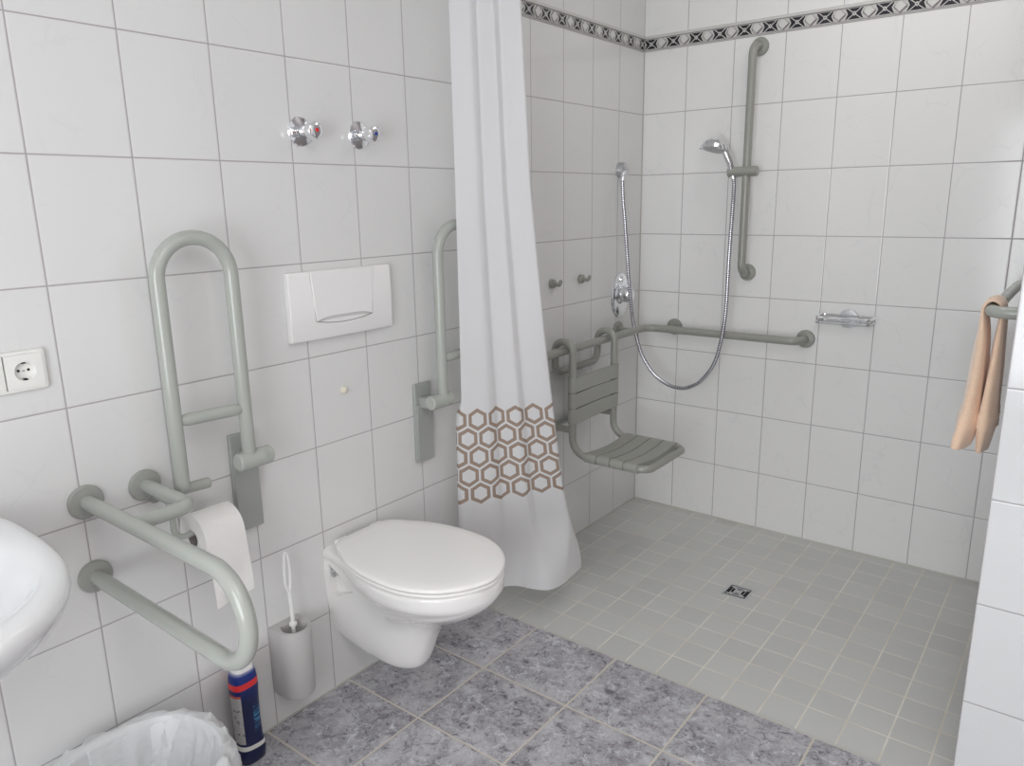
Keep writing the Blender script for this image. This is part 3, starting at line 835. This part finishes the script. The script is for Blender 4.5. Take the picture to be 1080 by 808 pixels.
fc = MB().lathe(hc + hd*.039, hd, [(.044, 0), (.044, .003), (.040, .0045)], 36).build('spray_face', Mat('grey_spray_face', (.45, .46, .47), .4).mat, hs)
MB().tube([hc + Vector((-.044, 0, -.030)), hc + Vector((-.070, 0, -.030))], .004, rfun=lambda t: .007-.004*t, seg=12).build('spray_lever', M['chrome'], hs)

ou = empty('hose_outlet', (0, 2.445, 1.523), 'chrome wall outlet feeding the shower hose on the left wall', 'hose outlet')
MB().lathe((0, 2.445, 1.525), (1, 0, 0), [(.030, 0), (.0305, .003), (.0295, .022), (.027, .030), (.018, .036)], 32).build('escutcheon', M['satin'], ou)
MB().tube([(.026, 2.440, 1.520), (.036, 2.415, 1.508), (.036, 2.410, 1.480)], .0095, .01, 16).build('elbow', M['chrome'], ou)

CAM = Vector((1.6459, -.4157, 1.4019))
hpts = [(.036, 2.410, 1.484), (.040, 2.412, 1.40), (.047, 2.415, 1.329), (.055, 2.422, 1.21), (.062, 2.43, 1.093), (.070, 2.44, .98), (.079, 2.45, .889), (.103, 2.46, .786), (.128, 2.468, .725), (.171, 2.478, .666), (.228, 2.486, .628), (.290, 2.492, .617),
        (.340, 2.496, .632), (.379, 2.50, .662), (.424, 2.505, .728), (.447, 2.51, .810), (.463, 2.515, .951), (.463, 2.522, 1.179), (.460, 2.540, 1.36), (.455, VY-.012, 1.43), (.449, VY-.004, 1.480)]
hz = MB().tube(spline(hpts, 10), .0078, seg=14).build('shower_hose', M['hose'], loc=(.272, 2.5, .596), smooth=180)
tag(hz, 'ribbed chrome shower hose hanging in a long loop', 'hose')

mv = empty('shower_mixer', (0, 2.462, 1.0), 'chrome concealed shower mixer with an oval wall plate', 'shower mixer')
mb = MB(); R = []
for x, k in ((0, .97), (.003, 1), (.006, .985), (.009, .90)):
    R.append([(x, 2.464 + .074*k*math.cos(2*PI*j/48), 1.000 + .097*k*math.sin(2*PI*j/48)) for j in range(48)])
mb.rings(R); mb.build('wall_plate', M['chrome'], mv, smooth=40)
MB().lathe((.006, 2.464, 1.006), (1, 0, 0), [(.044, 0), (.044, .010), (.036, .013), (.035, .046), (.030, .053)], 36).build('knob', M['chrome'], mv)
MB().tube([(.040, 2.464, 1.036), (.046, 2.462, 1.052), (.054, 2.460, 1.060)], .0065, seg=12, round_end=1).build('lever', M['chrome'], mv)
MB().lathe((.006, 2.464, 1.070), (1, 0, 0), [(.014, 0), (.014, .01), (.011, .013)], 24).build('diverter_button', M['chrome'], mv)

def hook(y, z, label):
    hk = empty('wall_hook', (0, y, z), label, 'hook', 'round grey hooks in the shower')
    MB().lathe((0, y, z), (1, 0, 0), [(.0165, 0), (.0175, .002), (.0175, .012), (.016, .015), (.009, .018)], 24).build('base', M['grab_dk'], hk)
    MB().tube([(.012, y, z), (.038, y, z-.004), (.044, y, z+.010)], .0075, .008, 14, round_end=1).build('peg', M['grab_dk'], hk)
hook(1.945, 1.098, 'round grey wall hook just right of the curtain')
hook(2.147, 1.099, 'round grey wall hook between the first hook and the mixer')

sd = empty('soap_dish', (.903, YC, .945), 'chrome wire soap dish on the shower back wall', 'soap dish')
MB().lathe((.903, YC, .946), (0, -1, 0), [(.036, 0), (.037, .003), (.035, .007), (.012, .009)], 32).build('wall_plate', M['satin'], sd)
x0, x1, y0, y1 = .803, .998, YC-.092, YC-.006
def loop(z, r_, ins=0.): return MB().tube(fillet_path([((x0+x1)/2, y0+ins, z), (x0+ins, y0+ins, z), (x0+ins, y1-ins, z), (x1-ins, y1-ins, z), (x1-ins, y0+ins, z), ((x0+x1)/2, y0+ins, z)], .016, 6), r_, seg=10)
loop(.957, .0048).build('upper_wire', M['chrome'], sd)
loop(.938, .0048, .002).build('lower_wire', M['satin'], sd)
mb = MB()
for i in range(9):
    x = x0+.016+i*(x1-x0-.032)/8; mb.tube([(x, y0+.003, .937), (x, y1-.003, .937)], .0016, seg=6)
mb.build('tray_wires', M['satin'], sd)
for x in (x0+.004, x1-.004):
    for y in (y0+.014, y1-.014): MB().tube([(x, y, .936), (x, y, .958)], .003, seg=8).build('post', M['chrome'], sd)
MB().tube([(.903, YC-.004, .945), (.903, y1-.004, .938)], .006, seg=10).build('stem', M['chrome'], sd)

dr = empty('floor_drain', (.747, 2.058, 0), 'small square steel drain in the shower floor', 'floor drain')
dx, dy, hw = .747, 2.060, .046
MB().box((dx-hw, dy-hw, -.002), (dx+hw, dy+hw, .0015)).build('frame', M['satin'], dr, bevel=.0008)
mb = MB()
k = hw*.80
for a, b in (((-k, -k), (k, -k*.90)), ((-k, k*.90), (k, k)), ((-k*1.02, -k), (-k*.93, k)), ((k*.93, -k), (k*1.02, k))): mb.box((dx+a[0], dy+a[1], .001), (dx+b[0], dy+b[1], .0019))
for s_ in (-1, 1):
    for q, ln in ((.80, .62), (.50, .40)):
        mb.box((dx+s_*k*q-.0042, dy-k*ln, .001), (dx+s_*k*q+.0042, dy+k*ln, .0021))
    mb.box((dx-k*.34, dy+s_*k*.62-.0018, .001), (dx+k*.34, dy+s_*k*.62+.0018, .0020)); mb.box((dx-k*.2, dy+s_*k*.36-.0015, .001), (dx+k*.2, dy+s_*k*.36+.0015, .0020))
mb.build('slots', M['hole'], dr, smooth=0)
MB().lathe((dx, dy, .001), (0, 0, 1), [(.007, 0), (.007, .0012), (.005, .0016)], 16).build('screw', M['satin'], dr)

# towel rail at the right and its towel
tr = empty('towel_rail', (XP, 2.2, 1.11), 'grey rail on the right shower wall, cut off by the white tiled partition', 'grab rail')
TX = 1.437; TZ = 1.111
MB().tube([(XP-.004, 1.83, TZ), (TX, 1.83, TZ), (TX, 2.58, TZ), (XP-.004, 2.58, TZ)], .0155, .035, 22, 12).build('rail_tube', M['grab'], tr)
flange('wall_flange', (XP, 1.83, TZ), (-1, 0, 0), .034, tr); flange('wall_flange', (XP, 2.58, TZ), (-1, 0, 0), .034, tr)

mb = MB(); R = []
# path in x-z: left hanging half -> over the rail -> right hanging half ; thickness t, y range
P_ = [(1.402, .742, .024, .105), (1.405, .765, .028, .100), (1.410, .80, .028, .085), (1.413, .835, .025, .072), (1.4155, .90, .022, .062), (1.418, .98, .019, .052), (1.419, 1.04, .015, .048), (1.417, 1.085, .010, .045),
      (1.416, 1.11, .0075, .043), (1.422, 1.128, .0070, .043), (1.437, 1.136, .0070, .044), (1.452, 1.128, .0072, .044), (1.4575, 1.11, .0075, .044), (1.4585, 1.08, .010, .046), (1.457, 1.03, .013, .048), (1.456, .96, .016, .052),
      (1.455, .89, .019, .060), (1.4545, .835, .022, .068), (1.454, .80, .022, .072), (1.452, .765, .019, .068), (1.450, .725, .013, .058)]
path = spline([(a, 0, b) for a, b, _, _ in P_], 6)
prm = spline([(c, d_, 0) for _, _, c, d_ in P_], 6)
n = len(path); seg = 28
for i in range(n):
    d_ = (path[min(n-1, i+1)] - path[max(0, i-1)]).normalized(); nn = Vector((-d_.z, 0, d_.x))
    tt, ll = prm[i].x, prm[i].y; z = path[i].z
    rid = 0
    for zz in (.825, .812, .799): rid += .003*math.exp(-((z-zz)/.004)**2)
    if i < n/2: yc = 1.925 + (1.1-z)*.07
    else: yc = 1.922 + (1.1-z)*.07
    ring = []
    for j in range(seg):
        a = 2*PI*j/seg; c, s_ = math.cos(a), math.sin(a)
        q = abs(c)**(.75)*(1 if c > 0 else -1); w_ = abs(s_)**(.8)*(1 if s_ > 0 else -1)
        wv = .0035*math.sin(w_*5 + z*9 + (2 if i > n/2 else 0))*min(1, max(0, (1.1-z)*6))
        ring.append(Vector((0, yc + w_*ll*1.35, 0)) + path[i] + nn*((tt/2+rid)*q*1.75 + wv))
    R.append(ring)
mb.rings(R)
tw = mb.build('hand_towel', M['towel'], loc=(TX, 1.88, 1.11), smooth=180)
tag(tw, 'peach terry hand towel hanging folded over the right-hand rail', 'towel')

# ------------------------------------------------------------------ shower curtain
rail = empty('curtain_rail', (0, 1.36, 2.2), 'white curtain rail spanning the shower entrance above the picture', 'curtain rail')
MB().box((0, 1.347, 2.185), (XP, 1.373, 2.205)).build('track', M['plastic'], rail, bevel=.003)
# plan curve (x, y) of the cloth at a height: broad folds between a left and a right edge
LAT = (.785, .62); DEP = (-.62, .785)
edges = [(.10, (.104, 1.300), (.290, 1.690)), (.27, (.102, 1.300), (.287, 1.655)), (.46, (.101, 1.301), (.290, 1.592)), (.76, (.102, 1.304), (.290, 1.535)), (1.0, (.103, 1.304), (.290, 1.492)),
         (1.44, (.103, 1.305), (.276, 1.446)), (1.95, (.104, 1.303), (.269, 1.416)), (2.165, (.104, 1.310), (.262, 1.412))]
fold = [(0, 0), (.13, -.004), (.27, -.006), (.335, .002), (.385, .013), (.49, .007), (.605, -.003), (.65, .004), (.70, .013), (.83, .006), (.965, 0), (.998, .005), (1.0, .022), (.97, .045)]
bottom = [(.130, 1.360), (.095, 1.335), (.088, 1.308), (.105, 1.292), (.116, 1.335), (.122, 1.375), (.130, 1.414), (.147, 1.448), (.177, 1.474), (.227, 1.488), (.262, 1.500), (.286, 1.521), (.298, 1.560), (.299, 1.592), (.295, 1.626), (.290, 1.675), (.283, 1.724)]
def edge_at(z):
    for a, b in zip(edges, edges[1:]):
        if a[0] <= z <= b[0]:
            f_ = (z-a[0])/(b[0]-a[0])
            return [tuple(p+(q-p)*f_ for p, q in zip(a[k], b[k])) for k in (1, 2)]
def lerp_keys(z):
    (lx, ly), (rx, ry) = edge_at(z)
    L = (rx-lx)*LAT[0] + (ry-ly)*LAT[1]; D = (rx-lx)*DEP[0] + (ry-ly)*DEP[1]
    k = 1.0 if z < .9 else 1.0 + .45*(z-.9)
    P = lambda l, d: (lx + LAT[0]*l + DEP[0]*d, ly + LAT[1]*l + DEP[1]*d)
    w = min(1, max(0, (.80-z)/.06))
    out = [P(.020, .040), P(.004-.020*w, .022+.006*w), P(.002-.022*w, .008+.004*w)]
    for u, d in fold: out.append(P(u*L, D*u + d*k))
    f_ = min(1, max(0, (.36-z)/.26)); f_ = f_*f_*(3-2*f_)
    return [(a[0]*(1-f_)+b[0]*f_, a[1]*(1-f_)+b[1]*f_) for a, b in zip(out, bottom)]
NZ = 90; SUB = 9
mb = MB(); R = []; arc = None
# arc-length of the cloth, measured at pattern height, becomes the horizontal pattern coordinate
refp = spline([(x, y, 0) for x, y in lerp_keys(.55)], SUB)
arc = [0]
for a, b in zip(refp, refp[1:]): arc.append(arc[-1] + (b-a).length)
for i in range(NZ+1):
    f_ = i/NZ; z = .10 + (2.165-.10)*f_
    pl = spline([(x, y, 0) for x, y in lerp_keys(min(max(z, .10), 2.165))], SUB)
    row = []
    for j, p in enumerate(pl):
        q = j/(len(pl)-1)
        row.append((p.x + .0006*math.sin(arc[j]*60+z*3), p.y + .0006*math.cos(arc[j]*50+z*2), z))
    R.append(row)
mb.rings(R, cap=False, closed=False); o = mb.last
k = len(R[0])
for i in range(NZ+1):
    for j in range(k): mb.uv[o+i*k+j] = (arc[j], (2.165-.10)*i/NZ)
cu = mb.build('shower_curtain', M['curtain'], loc=(.18, 1.36, 2.16), smooth=180, recalc=False)
tag(cu, 'white shower curtain with a band of brown hexagons, drawn to the left wall', 'shower curtain')
for i, x in enumerate([.11, .145, .18, .215, .25]):
    hkk = MB().tube([(x, 1.36, 2.186), (x, 1.36, 2.172), (x, 1.35+(x-.15)*.4, 2.160)], .002, seg=6).build('curtain_glider', M['plastic'], rail)

# ------------------------------------------------------------------ camera
pos = CAM; yaw, pitch, roll, fpx = -.6627, -.2354, -.0166, 795.8
cz_, sz_ = math.cos(yaw), math.sin(yaw); cp, sp = math.cos(pitch), math.sin(pitch)
fw = Vector((sz_*cp, cz_*cp, sp)); rt = Vector((cz_, -sz_, 0)); upv = rt.cross(fw)
r2 = rt*math.cos(roll) + upv*math.sin(roll); u2 = -rt*math.sin(roll) + upv*math.cos(roll)
cd = bpy.data.cameras.new('camera'); cam = bpy.data.objects.new('camera', cd); col.objects.link(cam)
cam.matrix_world = Matrix(((r2.x, u2.x, -fw.x, pos.x), (r2.y, u2.y, -fw.y, pos.y), (r2.z, u2.z, -fw.z, pos.z), (0, 0, 0, 1)))
cd.sensor_fit = 'HORIZONTAL'; cd.sensor_width = 36; cd.lens = fpx/1080*36; cd.clip_start = .02
bpy.context.scene.camera = cam

# ------------------------------------------------------------------ light
def area(name, loc, target, sx, sy, power, colr):
    l = bpy.data.lights.new(name, 'AREA'); l.shape = 'RECTANGLE'; l.size = sx; l.size_y = sy; l.energy = power; l.color = colr
    o = bpy.data.objects.new(name, l); col.objects.link(o); o.location = loc
    o.rotation_euler = (Vector(target)-Vector(loc)).to_track_quat('-Z', 'Y').to_euler(); return o
area('window_daylight', ((WX0+WX1)/2, YF-.12, (WZ0+WZ1)/2), ((WX0+WX1)/2, 3, (WZ0+WZ1)/2), WX1-WX0, WZ1-WZ0, 52, (.965, .985, 1))
area('ceiling_fill', (1.8, .1, ZC-.03), (1.5, .6, 0), 1.0, 1.6, 17, (1, .98, .95))  # added fill under the ceiling for overall brightness, no actual fixture
area('shower_fill', (1.1, 1.95, ZC-.03), (1.0, 2.15, 0), .7, .7, 4.6, (1, .97, .93))  # extra invented fill that brightens the shower niche
w = bpy.data.worlds.new('world'); bpy.context.scene.world = w; w.use_nodes = True
w.node_tree.nodes['Background'].inputs[0].default_value = (.8, .88, 1, 1); w.node_tree.nodes['Background'].inputs[1].default_value = 1.0
sc = bpy.context.scene
sc.view_settings.view_transform = 'Standard'; sc.view_settings.look = 'None'; sc.view_settings.exposure = 0.0
try:
    sc.cycles.diffuse_bounces = 6; sc.cycles.max_bounces = 10; sc.cycles.transparent_max_bounces = 12
except Exception: pass
